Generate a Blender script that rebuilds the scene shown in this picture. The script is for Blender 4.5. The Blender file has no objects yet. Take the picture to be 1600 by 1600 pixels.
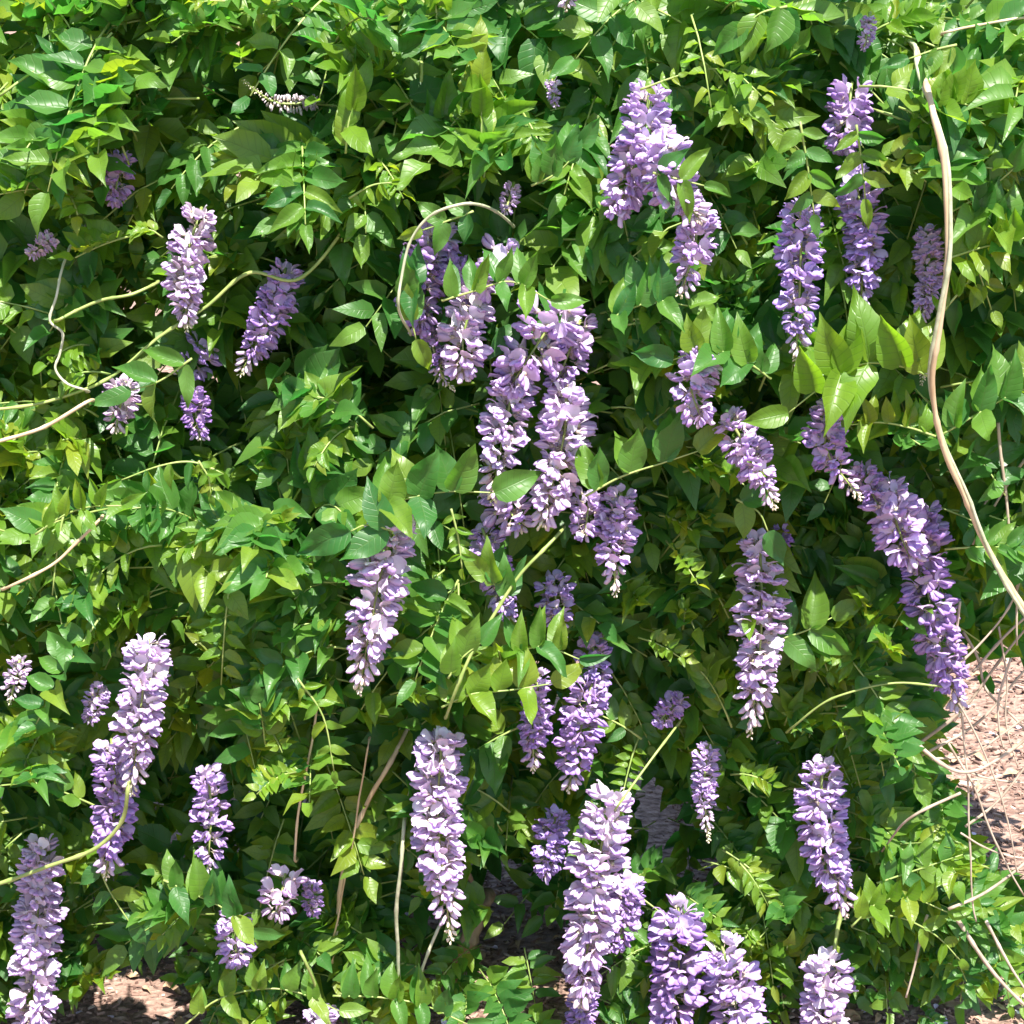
import bpy, math, random
import numpy as np
from mathutils import Vector, Matrix, noise

random.seed(7)
R = math.radians
scene = bpy.context.scene
col = scene.collection

# ------------------------------------------------------------------ camera
CAM = Vector((0.0, -3.0, 2.06))
PITCH = R(18.4)
TANH = 0.253
cam_d = bpy.data.cameras.new('camera')
cam = bpy.data.objects.new('camera', cam_d)
col.objects.link(cam)
cam.location = CAM
cam.rotation_euler = (math.pi / 2 - PITCH, 0, 0)
cam_d.sensor_width = 36
cam_d.lens = 18 / TANH
cam_d.clip_start = 0.05
cam_d.clip_end = 500
scene.camera = cam

# ------------------------------------------------------------------ light
SUN_TO = Vector((0.16, -0.41, 0.90)).normalized()
SUN_EL = math.asin(SUN_TO.z)
SUN_AZ = math.atan2(SUN_TO.x, SUN_TO.y)
world = bpy.data.worlds.new('World')
scene.world = world
world.use_nodes = True
wn = world.node_tree
sky = wn.nodes.new('ShaderNodeTexSky')
sky.sky_type = 'NISHITA'
sky.sun_disc = False
sky.sun_elevation = SUN_EL
sky.sun_rotation = SUN_AZ
bg = wn.nodes['Background']
bg.inputs['Strength'].default_value = 0.095
wn.links.new(sky.outputs['Color'], bg.inputs['Color'])
sun_d = bpy.data.lights.new('sun', 'SUN')
sun_d.energy = 5.0
sun_d.angle = R(0.5)
sun_d.color = (1.0, 0.96, 0.88)
sun = bpy.data.objects.new('sun', sun_d)
col.objects.link(sun)
sun.rotation_euler = (-SUN_TO).to_track_quat('-Z', 'Y').to_euler()
sun.location = (-2, -2, 5)
vs = scene.view_settings
vs.view_transform = 'Standard'
vs.look = 'None'
vs.gamma = 1
vs.exposure = 1.6
vs.use_curve_mapping = False

# ------------------------------------------------------------------ helpers
FW = Vector((0, math.cos(PITCH), -math.sin(PITCH)))
UPV = Vector((0, math.sin(PITCH), math.cos(PITCH)))
ZUP = Vector((0, 0, 1))


def ray(u, v):
    return FW + Vector((1, 0, 0)) * ((u - 800) / 800 * TANH) + UPV * ((800 - v) / 800 * TANH)


def at(u, v, y):
    """point on the sight line of picture position u,v at world depth y"""
    r = ray(u, v)
    return CAM + r * ((y - CAM.y) / r.y)


def project(p):
    d = p - CAM
    k = d.dot(FW)
    return 800 + d.x / k / TANH * 800, 800 - d.dot(UPV) / k / TANH * 800


def rnd(a, b):
    return random.uniform(a, b)


def rvec(s=1.0):
    return Vector((random.gauss(0, s), random.gauss(0, s), random.gauss(0, s)))


def tag(o, label=None, cat=None, group=None, kind=None):
    if label: o['label'] = label
    if cat: o['category'] = cat
    if group: o['group'] = group
    if kind: o['kind'] = kind
    return o


def empty(name, loc):
    o = bpy.data.objects.new(name, None)
    o.empty_display_size = 0.02
    col.objects.link(o)
    o.location = loc
    return o


def link(name, me, parent=None, m=None, color=None):
    o = bpy.data.objects.new(name, me)
    col.objects.link(o)
    if parent: o.parent = parent
    if m is not None: o.matrix_basis = m
    if color: o.color = (*color, 1)
    return o


def mesh_of(name, verts, faces, mat, uvs=None, smooth=True):
    me = bpy.data.meshes.new(name)
    me.from_pydata([tuple(v) for v in verts], [], faces)
    if uvs is not None:
        ul = me.uv_layers.new(name='UVMap')
        idx = np.empty(len(me.loops), dtype=np.int32)
        me.loops.foreach_get('vertex_index', idx)
        ul.data.foreach_set('uv', np.array(uvs, dtype=np.float32)[idx].ravel())
    if mat: me.materials.append(mat)
    if smooth: me.polygons.foreach_set('use_smooth', [True] * len(me.polygons))
    return me


def frame(t, n):
    """orthonormal matrix columns: X = side, Y = t, Z = n"""
    t = t.normalized()
    x = t.cross(n)
    if x.length < 1e-4: x = t.orthogonal()
    x.normalize()
    z = x.cross(t)
    return x, t, z


def mat4(p, t, n, sx, sy, sz):
    x, y, z = frame(t, n)
    return Matrix(((x.x * sx, y.x * sy, z.x * sz, p.x), (x.y * sx, y.y * sy, z.y * sz, p.y),
                   (x.z * sx, y.z * sy, z.z * sz, p.z), (0, 0, 0, 1)))


def smooth_path(pts, n=6):
    out = []
    P = [pts[0] * 2 - pts[1]] + list(pts) + [pts[-1] * 2 - pts[-2]]
    for i in range(1, len(P) - 2):
        a, b, c, d = P[i - 1], P[i], P[i + 1], P[i + 2]
        for k in range(n):
            t = k / n
            out.append(0.5 * ((2 * b) + (c - a) * t + (2 * a - 5 * b + 4 * c - d) * t * t + (3 * b - a - 3 * c + d) * t ** 3))
    out.append(pts[-1].copy())
    return out


def tube_geo(pts, rads, sides=6, knob=0.0):
    """verts, faces of a tube; rads number or (start, end)"""
    if not isinstance(rads, (tuple, list)): rads = (rads, rads)
    V, F = [], []
    n = len(pts)
    up = Vector((0.31, 0.77, 0.55))
    for i, p in enumerate(pts):
        t = (pts[min(i + 1, n - 1)] - pts[max(i - 1, 0)])
        if t.length < 1e-7: t = Vector((0, 0, 1))
        t.normalize()
        a = t.cross(up)
        if a.length < 1e-3: a = t.orthogonal()
        a.normalize()
        b = t.cross(a)
        r = rads[0] + (rads[1] - rads[0]) * i / max(1, n - 1)
        if knob and i % 11 == 5: r *= 1.28
        if knob: r *= 1 + knob * noise.noise(p * 45) + knob * 0.6 * noise.noise(p * 14)
        for k in range(sides):
            an = 2 * math.pi * k / sides
            V.append(p + a * (math.cos(an) * r) + b * (math.sin(an) * r))
    for i in range(n - 1):
        for k in range(sides):
            k2 = (k + 1) % sides
            F.append((i * sides + k, i * sides + k2, (i + 1) * sides + k2, (i + 1) * sides + k))
    F.append(tuple(range(sides))[::-1])
    F.append(tuple((n - 1) * sides + k for k in range(sides)))
    return V, F


def join_geo(parts):
    V, F = [], []
    for v, f in parts:
        o = len(V)
        V += v
        F += [tuple(i + o for i in g) for g in f]
    return V, F


# ------------------------------------------------------------------ materials
def new_mat(name):
    m = bpy.data.materials.new(name)
    m.use_nodes = True
    nt = m.node_tree
    p = nt.nodes['Principled BSDF']
    return m, nt, p, nt.nodes['Material Output']


def N(nt, typ, **kw):
    n = nt.nodes.new(typ)
    for k, v in kw.items(): setattr(n, k, v)
    return n


def math_node(nt, op, a, b=None, c=None):
    n = N(nt, 'ShaderNodeMath', operation=op)
    for i, v in enumerate((a, b, c)):
        if v is None: continue
        if isinstance(v, (int, float)): n.inputs[i].default_value = v
        else: nt.links.new(v, n.inputs[i])
    return n.outputs[0]


def mix_col(nt, fac, a, b, blend='MIX'):
    n = N(nt, 'ShaderNodeMix', data_type='RGBA', blend_type=blend)
    for s, v in ((n.inputs[0], fac), (n.inputs[6], a), (n.inputs[7], b)):
        if isinstance(v, (int, float)): s.default_value = v
        elif isinstance(v, tuple): s.default_value = (*v, 1)
        else: nt.links.new(v, s)
    return n.outputs[2]


def ramp(nt, fac, stops):
    n = N(nt, 'ShaderNodeValToRGB')
    el = n.color_ramp.elements
    while len(el) < len(stops): el.new(0.5)
    for e, (p, c) in zip(el, stops):
        e.position = p
        e.color = (*c, 1)
    nt.links.new(fac, n.inputs[0])
    return n.outputs[0]


def leaf_material(name, stops, trans_stops, tfac=0.42, rough=0.36):
    m, nt, p, out = new_mat(name)
    oi = N(nt, 'ShaderNodeObjectInfo')
    at_ = N(nt, 'ShaderNodeAttribute', attribute_name='tint')
    r = math_node(nt, 'FRACT', math_node(nt, 'ADD', oi.outputs['Random'], at_.outputs['Fac']))
    uv = N(nt, 'ShaderNodeUVMap')
    sep = N(nt, 'ShaderNodeSeparateXYZ')
    nt.links.new(uv.outputs[0], sep.inputs[0])
    ax = math_node(nt, 'ABSOLUTE', math_node(nt, 'MULTIPLY_ADD', sep.outputs[0], 2.0, -1.0))
    s = math_node(nt, 'SUBTRACT', sep.outputs[1], math_node(nt, 'MULTIPLY', ax, 0.20))
    w = math_node(nt, 'PINGPONG', math_node(nt, 'MULTIPLY', s, 8.0), 0.5)
    side = math_node(nt, 'SMOOTH_MAX', math_node(nt, 'SUBTRACT', 1.0, math_node(nt, 'MULTIPLY', w, 9.0)), 0.0, 0.15)
    mid = math_node(nt, 'MAXIMUM', math_node(nt, 'SUBTRACT', 1.0, math_node(nt, 'MULTIPLY', ax, 16.0)), 0.0)
    vein = math_node(nt, 'MINIMUM', math_node(nt, 'MAXIMUM', math_node(nt, 'MULTIPLY', side, 0.7), mid), 1.0)
    tc = N(nt, 'ShaderNodeTexCoord')
    geo = N(nt, 'ShaderNodeNewGeometry')
    nz = N(nt, 'ShaderNodeTexNoise')
    nz.inputs['Scale'].default_value = 38.0
    nz.inputs['Detail'].default_value = 3.0
    nt.links.new(geo.outputs['Position'], nz.inputs['Vector'])
    base = ramp(nt, r, stops)
    base = mix_col(nt, math_node(nt, 'MULTIPLY', nz.outputs[0], 0.5), base, tuple(c * 0.55 for c in stops[0][1]))
    base = mix_col(nt, math_node(nt, 'MULTIPLY', geo.outputs['Backfacing'], 0.45), base, (0.17, 0.25, 0.10))
    base = mix_col(nt, math_node(nt, 'MULTIPLY', vein, 0.20), base, (0.20, 0.32, 0.08))
    nt.links.new(base, p.inputs['Base Color'])
    p.inputs['Roughness'].default_value = rough
    nt.links.new(math_node(nt, 'MULTIPLY_ADD', nz.outputs[0], 0.25, rough - 0.1), p.inputs['Roughness'])
    p.inputs['Specular IOR Level'].default_value = 0.5
    bump = N(nt, 'ShaderNodeBump')
    bump.inputs['Strength'].default_value = 0.30
    bump.inputs['Distance'].default_value = 0.0025
    hgt = math_node(nt, 'SUBTRACT', math_node(nt, 'MULTIPLY', nz.outputs[0], 0.5), vein)
    nt.links.new(hgt, bump.inputs['Height'])
    nt.links.new(bump.outputs[0], p.inputs['Normal'])
    tr = N(nt, 'ShaderNodeBsdfTranslucent')
    tcol = ramp(nt, r, trans_stops)
    tcol = mix_col(nt, math_node(nt, 'MULTIPLY', vein, 0.55), tcol, (0.05, 0.14, 0.01))
    nt.links.new(tcol, tr.inputs['Color'])
    ms = N(nt, 'ShaderNodeMixShader')
    ms.inputs[0].default_value = tfac
    nt.links.new(p.outputs[0], ms.inputs[1])
    nt.links.new(tr.outputs[0], ms.inputs[2])
    nt.links.new(ms.outputs[0], out.inputs['Surface'])
    return m


M_LEAF = leaf_material('leaf_green',
    [(0.0, (0.038, 0.135, 0.030)), (0.4, (0.075, 0.195, 0.032)), (0.75, (0.130, 0.245, 0.028)), (1.0, (0.18, 0.27, 0.030))],
    [(0.0, (0.06, 0.36, 0.050)), (0.4, (0.13, 0.47, 0.040)), (0.8, (0.30, 0.58, 0.028)), (1.0, (0.44, 0.60, 0.022))], 0.44, 0.40)
M_YOUNG_LIT = leaf_material('leaf_young_lit',  # young leaves; also bright backlit leaves, their glow put into the colour
    [(0.0, (0.10, 0.22, 0.020)), (0.6, (0.15, 0.26, 0.022)), (1.0, (0.23, 0.28, 0.03))],
    [(0.0, (0.26, 0.56, 0.02)), (0.6, (0.36, 0.60, 0.02)), (1.0, (0.52, 0.58, 0.02))], 0.48)


def petal_material():
    m, nt, p, out = new_mat('petal')
    oi = N(nt, 'ShaderNodeObjectInfo')
    uv = N(nt, 'ShaderNodeUVMap')
    sep = N(nt, 'ShaderNodeSeparateXYZ')
    nt.links.new(uv.outputs[0], sep.inputs[0])
    geo = N(nt, 'ShaderNodeNewGeometry')
    nz = N(nt, 'ShaderNodeTexNoise')
    nz.inputs['Scale'].default_value = 160.0
    nz.inputs['Detail'].default_value = 3.0
    nt.links.new(geo.outputs['Position'], nz.inputs['Vector'])
    c = oi.outputs['Color']
    deep = mix_col(nt, 1.0, c, (0.66, 0.51, 0.80), 'MULTIPLY')
    # u: 0 banner, 1 wing and keel ; v: 0 base .. 1 tip
    c2 = mix_col(nt, sep.outputs[0], c, deep)
    basef = math_node(nt, 'MULTIPLY', math_node(nt, 'POWER', math_node(nt, 'SUBTRACT', 1.0, sep.outputs[1]), 1.8), 0.8)
    c2 = mix_col(nt, basef, c2, (0.86, 0.78, 0.72))
    c2 = mix_col(nt, math_node(nt, 'MULTIPLY', nz.outputs[0], 0.35), c2, deep)
    nt.links.new(c2, p.inputs['Base Color'])
    p.inputs['Roughness'].default_value = 0.55
    p.inputs['Specular IOR Level'].default_value = 0.3
    bump = N(nt, 'ShaderNodeBump')
    bump.inputs['Strength'].default_value = 0.35
    bump.inputs['Distance'].default_value = 0.002
    nt.links.new(nz.outputs[0], bump.inputs['Height'])
    nt.links.new(bump.outputs[0], p.inputs['Normal'])
    tr = N(nt, 'ShaderNodeBsdfTranslucent')
    tcol = mix_col(nt, 1.0, c2, (0.87, 0.76, 0.96), 'MULTIPLY')
    nt.links.new(tcol, tr.inputs['Color'])
    ms = N(nt, 'ShaderNodeMixShader')
    ms.inputs[0].default_value = 0.36
    nt.links.new(p.outputs[0], ms.inputs[1])
    nt.links.new(tr.outputs[0], ms.inputs[2])
    nt.links.new(ms.outputs[0], out.inputs['Surface'])
    return m


M_PETAL = petal_material()


def plain_mat(name, c1, c2, scale=60, rough=0.6, bump=0.4, stretch=None, dist=0.003):
    m, nt, p, out = new_mat(name)
    geo = N(nt, 'ShaderNodeNewGeometry')
    src = geo.outputs['Position']
    if stretch:
        mp = N(nt, 'ShaderNodeMapping')
        mp.inputs['Scale'].default_value = stretch
        nt.links.new(src, mp.inputs['Vector'])
        src = mp.outputs[0]
    nz = N(nt, 'ShaderNodeTexNoise')
    nz.inputs['Scale'].default_value = scale
    nz.inputs['Detail'].default_value = 6
    nt.links.new(src, nz.inputs['Vector'])
    oi = N(nt, 'ShaderNodeObjectInfo')
    f = math_node(nt, 'MULTIPLY_ADD', math_node(nt, 'SUBTRACT', nz.outputs[0], 0.5), 2.2, 0.5)
    f = math_node(nt, 'ADD', f, math_node(nt, 'MULTIPLY_ADD', oi.outputs['Random'], 0.3, -0.15))
    c = mix_col(nt, f, c1, c2)
    nt.links.new(c, p.inputs['Base Color'])
    p.inputs['Roughness'].default_value = rough
    b = N(nt, 'ShaderNodeBump')
    b.inputs['Strength'].default_value = bump
    b.inputs['Distance'].default_value = dist
    nt.links.new(nz.outputs[0], b.inputs['Height'])
    nt.links.new(b.outputs[0], p.inputs['Normal'])
    return m


M_GSTEM = plain_mat('green_stem', (0.16, 0.24, 0.05), (0.30, 0.36, 0.11), 50, 0.5)
M_PSTEM = plain_mat('pale_stem', (0.26, 0.29, 0.16), (0.46, 0.46, 0.33), 60, 0.55)
M_TSTEM = plain_mat('tan_stem', (0.36, 0.25, 0.14), (0.58, 0.47, 0.31), 45, 0.65, 0.6, (1, 1, 0.25))
M_WOOD = plain_mat('woody_stem', (0.13, 0.085, 0.05), (0.28, 0.20, 0.12), 55, 0.85, 0.9, (1, 1, 0.3))
M_TWIG = plain_mat('dry_twig', (0.24, 0.18, 0.13), (0.46, 0.38, 0.30), 60, 0.8, 0.6, (1, 1, 0.4))
M_CALYX = plain_mat('calyx', (0.34, 0.22, 0.24), (0.40, 0.40, 0.22), 220, 0.6, 0.2)
M_TIPBUD = plain_mat('tip_bud', (0.62, 0.50, 0.46), (0.60, 0.60, 0.36), 260, 0.6, 0.2)

# ground: pinkish bark mulch
mg, nt, p, out = new_mat('mulch_ground')
geo = N(nt, 'ShaderNodeNewGeometry')
n1 = N(nt, 'ShaderNodeTexNoise'); n1.inputs['Scale'].default_value = 60; n1.inputs['Detail'].default_value = 8
n2 = N(nt, 'ShaderNodeTexNoise'); n2.inputs['Scale'].default_value = 3.0; n2.inputs['Detail'].default_value = 4
vo = N(nt, 'ShaderNodeTexVoronoi'); vo.inputs['Scale'].default_value = 70
mp = N(nt, 'ShaderNodeMapping'); mp.inputs['Scale'].default_value = (0.8, 1, 1)
nt.links.new(geo.outputs['Position'], mp.inputs['Vector'])
for q in (n1, vo): nt.links.new(mp.outputs[0], q.inputs['Vector'])
nt.links.new(geo.outputs['Position'], n2.inputs['Vector'])
c = ramp(nt, n1.outputs[0], [(0.3, (0.08, 0.045, 0.035)), (0.45, (0.22, 0.135, 0.105)), (0.6, (0.33, 0.215, 0.17)), (0.75, (0.44, 0.32, 0.26))])
c = mix_col(nt, math_node(nt, 'MULTIPLY', n2.outputs[0], 0.35), c, (0.33, 0.21, 0.16))
nt.links.new(c, p.inputs['Base Color'])
p.inputs['Roughness'].default_value = 0.95
b = N(nt, 'ShaderNodeBump'); b.inputs['Strength'].default_value = 0.9; b.inputs['Distance'].default_value = 0.02
nt.links.new(math_node(nt, 'ADD', n1.outputs[0], math_node(nt, 'MULTIPLY', vo.outputs[0], 0.5)), b.inputs['Height'])
nt.links.new(b.outputs[0], p.inputs['Normal'])
M_GROUND = mg

# wood chips: each chip takes its tint from an attribute
mc, nt, p, out = new_mat('wood_chip')
a = N(nt, 'ShaderNodeAttribute', attribute_name='tint')
nt.links.new(ramp(nt, a.outputs['Fac'], [(0, (0.07, 0.04, 0.03)), (0.3, (0.20, 0.115, 0.09)), (0.75, (0.34, 0.22, 0.175)), (1, (0.52, 0.40, 0.33))]), p.inputs['Base Color'])
p.inputs['Roughness'].default_value = 0.9
M_CHIP = mc

# ------------------------------------------------------------------ the setting
gv, gf = [], []
GX = [-120, -40, -12] + [-4 + 0.2 * i for i in range(41)] + [12, 40, 120]
GY = [-60, -20, -6] + [-2.6 + 0.2 * i for i in range(41)] + [12, 40, 200]


def ground_z(x, y):
    if abs(x) > 6 or y > 7 or y < -4: return 0.0
    return 0.03 * noise.noise(Vector((x * 1.1, y * 1.1, 0))) + 0.012 * noise.noise(Vector((x * 4, y * 4, 3)))


for y in GY:
    for x in GX: gv.append((x, y, ground_z(x, y)))
nx = len(GX)
for j in range(len(GY) - 1):
    for i in range(nx - 1):
        gf.append((j * nx + i, j * nx + i + 1, (j + 1) * nx + i + 1, (j + 1) * nx + i))
tag(link('ground', mesh_of('ground', gv, gf, M_GROUND)), kind='structure')


class Stuff:
    """many transformed copies of small templates joined into one mesh"""
    def __init__(self): self.V = []; self.F = []; self.UV = []; self.T = []; self.n = 0; self.MI = []

    def add(self, tmpl, M, tint, mi=0):
        v, f, uv = tmpl
        A = np.array(M)
        self.V.append(v @ A[:3, :3].T + A[:3, 3])
        self.F.append(f + self.n)
        self.UV.append(uv)
        self.T.append(np.full(len(v), tint, np.float32))
        self.MI.append(np.full(len(f), mi, np.int32))
        self.n += len(v)

    def build(self, name, mats, smooth=True):
        V = np.concatenate(self.V).astype(np.float32); F = np.concatenate(self.F).astype(np.int32)
        UV = np.concatenate(self.UV).astype(np.float32); T = np.concatenate(self.T)
        me = bpy.data.meshes.new(name)
        me.vertices.add(len(V)); me.vertices.foreach_set('co', V.ravel())
        me.loops.add(F.size); me.loops.foreach_set('vertex_index', F.ravel())
        me.polygons.add(len(F))
        me.polygons.foreach_set('loop_start', np.arange(0, F.size, F.shape[1], dtype=np.int32))
        me.polygons.foreach_set('loop_total', np.full(len(F), F.shape[1], np.int32))
        me.polygons.foreach_set('material_index', np.concatenate(self.MI))
        me.polygons.foreach_set('use_smooth', np.full(len(F), smooth))
        ul = me.uv_layers.new(name='UVMap'); ul.data.foreach_set('uv', UV[F.ravel()].ravel())
        at_ = me.attributes.new('tint', 'FLOAT', 'POINT'); at_.data.foreach_set('value', T)
        for m in mats: me.materials.append(m)
        me.update(); me.validate()
        return link(name, me)


# wood chips lying on the ground
chip_v = np.array([(-.5, -.5, -.5), (.5, -.38, -.5), (.42, .5, -.5), (-.4, .42, -.5), (-.42, -.4, .5), (.5, -.3, .5), (.34, .42, .5), (-.36, .36, .5)])
chip_f = np.array([(0, 3, 2, 1), (4, 5, 6, 7), (0, 1, 5, 4), (1, 2, 6, 5), (2, 3, 7, 6), (3, 0, 4, 7)])
chip_t = (chip_v, chip_f, np.zeros((8, 2)))
chips = Stuff()
for i in range(22000):
    z = random.random()
    if z < 0.5: x, y = rnd(0.35, 1.7), rnd(0.1, 2.6)
    elif z < 0.78: x, y = rnd(-1.1, 0.2), rnd(-0.5, 0.9)
    else: x, y = rnd(-1.6, 2.2), rnd(-0.8, 3.2)
    l = rnd(0.006, 0.024) * rnd(0.5, 1.2) * (2.2 if random.random() < .05 else 1)
    d = Vector((rnd(-1, 1), rnd(-1, 1) * 0.6, rnd(-.25, .25)))
    chips.add(chip_t, mat4(Vector((x, y, ground_z(x, y) + rnd(0.001, 0.008))), d, ZUP + rvec(.25), l * rnd(.15, .4), l, rnd(.002, .005)), random.random())
tag(chips.build('wood_chips', [M_CHIP], False), 'pinkish tan bark chips and mulch scattered over the ground', 'mulch', kind='stuff')

# ------------------------------------------------------------------ the vine's front surface
HOLLOWS = [(555, 500, 95, 95, .22), (870, 85, 130, 75, .22), (310, 735, 140, 55, .22), (450, 125, 90, 45, .16), (1545, 490, 80, 95, .30),
           (1290, 885, 75, 75, .24), (820, 1455, 125, 95, .30), (1440, 1540, 130, 75, .35), (555, 1390, 75, 120, .25), (150, 1465, 85, 50, .2),
           (1410, 720, 55, 55, .16), (430, 1090, 60, 60, .1), (1010, 560, 50, 40, .1), (640, 1020, 60, 60, .18), (700, 560, 50, 40, .12),
           (470, 640, 60, 60, .15), (260, 1250, 60, 60, .2), (850, 1290, 60, 80, .12), (780, 1170, 60, 60, .15), (330, 1500, 60, 40, .15)]


def hollow(u, v):
    h = 0
    for (a, b, rx, ry, d) in HOLLOWS:
        q = ((u - a) / rx) ** 2 + ((v - b) / ry) ** 2
        if q < 6: h += 1.35 * d * math.exp(-q)
    return h


def surf0(u, v):
    """smooth front of the mound of foliage (world y)"""
    return 0.02 + 0.08 * math.sin(u / 310 + 0.6) * math.sin(v / 270 + 0.4) + 0.10 * max(0, (v - 1150) / 450) + 0.05 * max(0, (300 - v) / 300)


def surf(u, v):
    return surf0(u, v) + 0.07 * noise.noise(Vector((u / 120, v / 120, 0))) + hollow(u, v)


def open_ground(u, v):
    """where the mulch shows past the foliage"""
    if u > 1620 and v > 930: return True
    if v > 960 and v < 1430:
        edge = np.interp(v, [960, 1040, 1150, 1210, 1300, 1360, 1430], [1625, 1560, 1480, 1490, 1525, 1560, 1575])
        if u > edge: return True
    for (a, b, rx, ry) in ((215, 1568, 82, 42), (290, 1470, 30, 20), (1180, 1700, 1, 1), (760, 1380, 50, 35)):
        if ((u - a) / rx) ** 2 + ((v - b) / ry) ** 2 < 1: return True
    return False


# ------------------------------------------------------------------ leaflet shapes
def leaflet_geo(seed, nl, nc):
    rg = random.Random(seed)
    T = [0, .07, .2, .38, .57, .75, .89, 1.0] if nl == 7 else [0, .14, .4, .68, 1.0]
    W = {0: 0, .07: .52, .2: .90, .38: 1.0, .57: .86, .75: .52, .89: .17, 1.0: 0, .14: .74, .4: 1.0, .68: .66}
    curl = rg.uniform(-.22, .42); fold = rg.uniform(-.05, .6); wave = rg.uniform(.025, .10); ph = rg.uniform(0, 6); sk = rg.uniform(-.08, .08)
    tw = rg.uniform(-.45, .45); tipc = rg.uniform(-.25, .5)
    V, UV, F = [], [], []
    rows = []
    for t in T:
        w = W[t] * 0.5
        row = []
        xs = [0.0] if w == 0 else [k / nc * 2 - 1 for k in range(nc + 1)]
        for s in xs:
            x = s * w * 0.98
            yy = t - 0.05 * abs(s) * (1 - t)
            z = fold * abs(x) * 0.9 - curl * t * t * 0.9 - tipc * max(0, t - .75) * 1.4 + wave * math.sin(ph + t * 9 + (2 if s > 0 else 0)) * abs(s) + tw * x * t
            row.append(len(V))
            V.append((x + sk * math.sin(t * 3.1), yy, z))
            UV.append((s * .5 + .5, t))
        rows.append(row)
    for a, b in zip(rows, rows[1:]):
        if len(a) == 1:
            for k in range(nc): F.append((a[0], b[k + 1], b[k]))
        elif len(b) == 1:
            for k in range(nc): F.append((a[k], a[k + 1], b[0]))
        else:
            for k in range(nc): F.append((a[k], a[k + 1], b[k + 1])); F.append((a[k], b[k + 1], b[k]))
    return V, F, UV


LEAF_G = [mesh_of('leaflet', *(lambda g: (g[0], g[1], M_LEAF, g[2]))(leaflet_geo(s, 7, 4))) for s in range(14)]
LEAF_Y = [mesh_of('young_lit_leaflet', *(lambda g: (g[0], g[1], M_YOUNG_LIT, g[2]))(leaflet_geo(s + 50, 7, 4))) for s in range(6)]
LEAF_L = [(np.array(g[0]), np.array(g[1]), np.array(g[2])) for g in (leaflet_geo(s + 100, 4, 2) for s in range(14))]


def tri_tube(pts, rads, sides=4):
    V, F = tube_geo(pts, rads, sides)
    F2 = []
    for f in F:
        for k in range(1, len(f) - 1): F2.append((f[0], f[k], f[k + 1]))
    return np.array([tuple(v) for v in V]), np.array(F2), np.zeros((len(V), 2))


def compound(base, d, normal, L, n_pairs, ll, wr=0.56, upb=0.0, droop=0.3, petiole=0.25, jit=0.11, ang=60):
    """a pinnate leaf: returns rachis points and a list of (pos, dir, normal, length, width)"""
    d = d.normalized()
    pts = []
    for k in range(7):
        t = k / 6
        pts.append(base + d * (L * t) + Vector((0, 0, -droop * L * t * t)))
    lv = []
    pos = lambda t: pts[min(5, int(t * 6))].lerp(pts[min(5, int(t * 6)) + 1], t * 6 - min(5, int(t * 6)))
    for i in range(n_pairs + 1):
        t = petiole + (1 - petiole) * i / n_pairs
        P = pos(min(t, 1))
        k = min(5, int(t * 6))
        tg = (pts[k + 1] - pts[k]).normalized()
        sd = tg.cross(normal).normalized()
        sz = ll * (0.75 + 0.45 * math.sin(math.pi * (0.18 + 0.72 * i / n_pairs)))
        if i == n_pairs:
            dirs = [tg + rvec(.1)]
        else:
            a = R(ang - 18 * i / n_pairs + rnd(-9, 9))
            dirs = [tg * math.cos(a) + sd * math.sin(a), tg * math.cos(a) - sd * math.sin(a)]
        for q in dirs:
            q = (q + ZUP * upb + rvec(jit * .6)).normalized()
            nn = normal + rvec(jit) + (P - P) + ZUP * 0.0
            s = sz * rnd(.82, 1.15)
            if random.random() < .04: continue
            lv.append((P + q * 0.003, q, nn, s, s * wr * rnd(.88, 1.12)))
    return pts, lv


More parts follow.
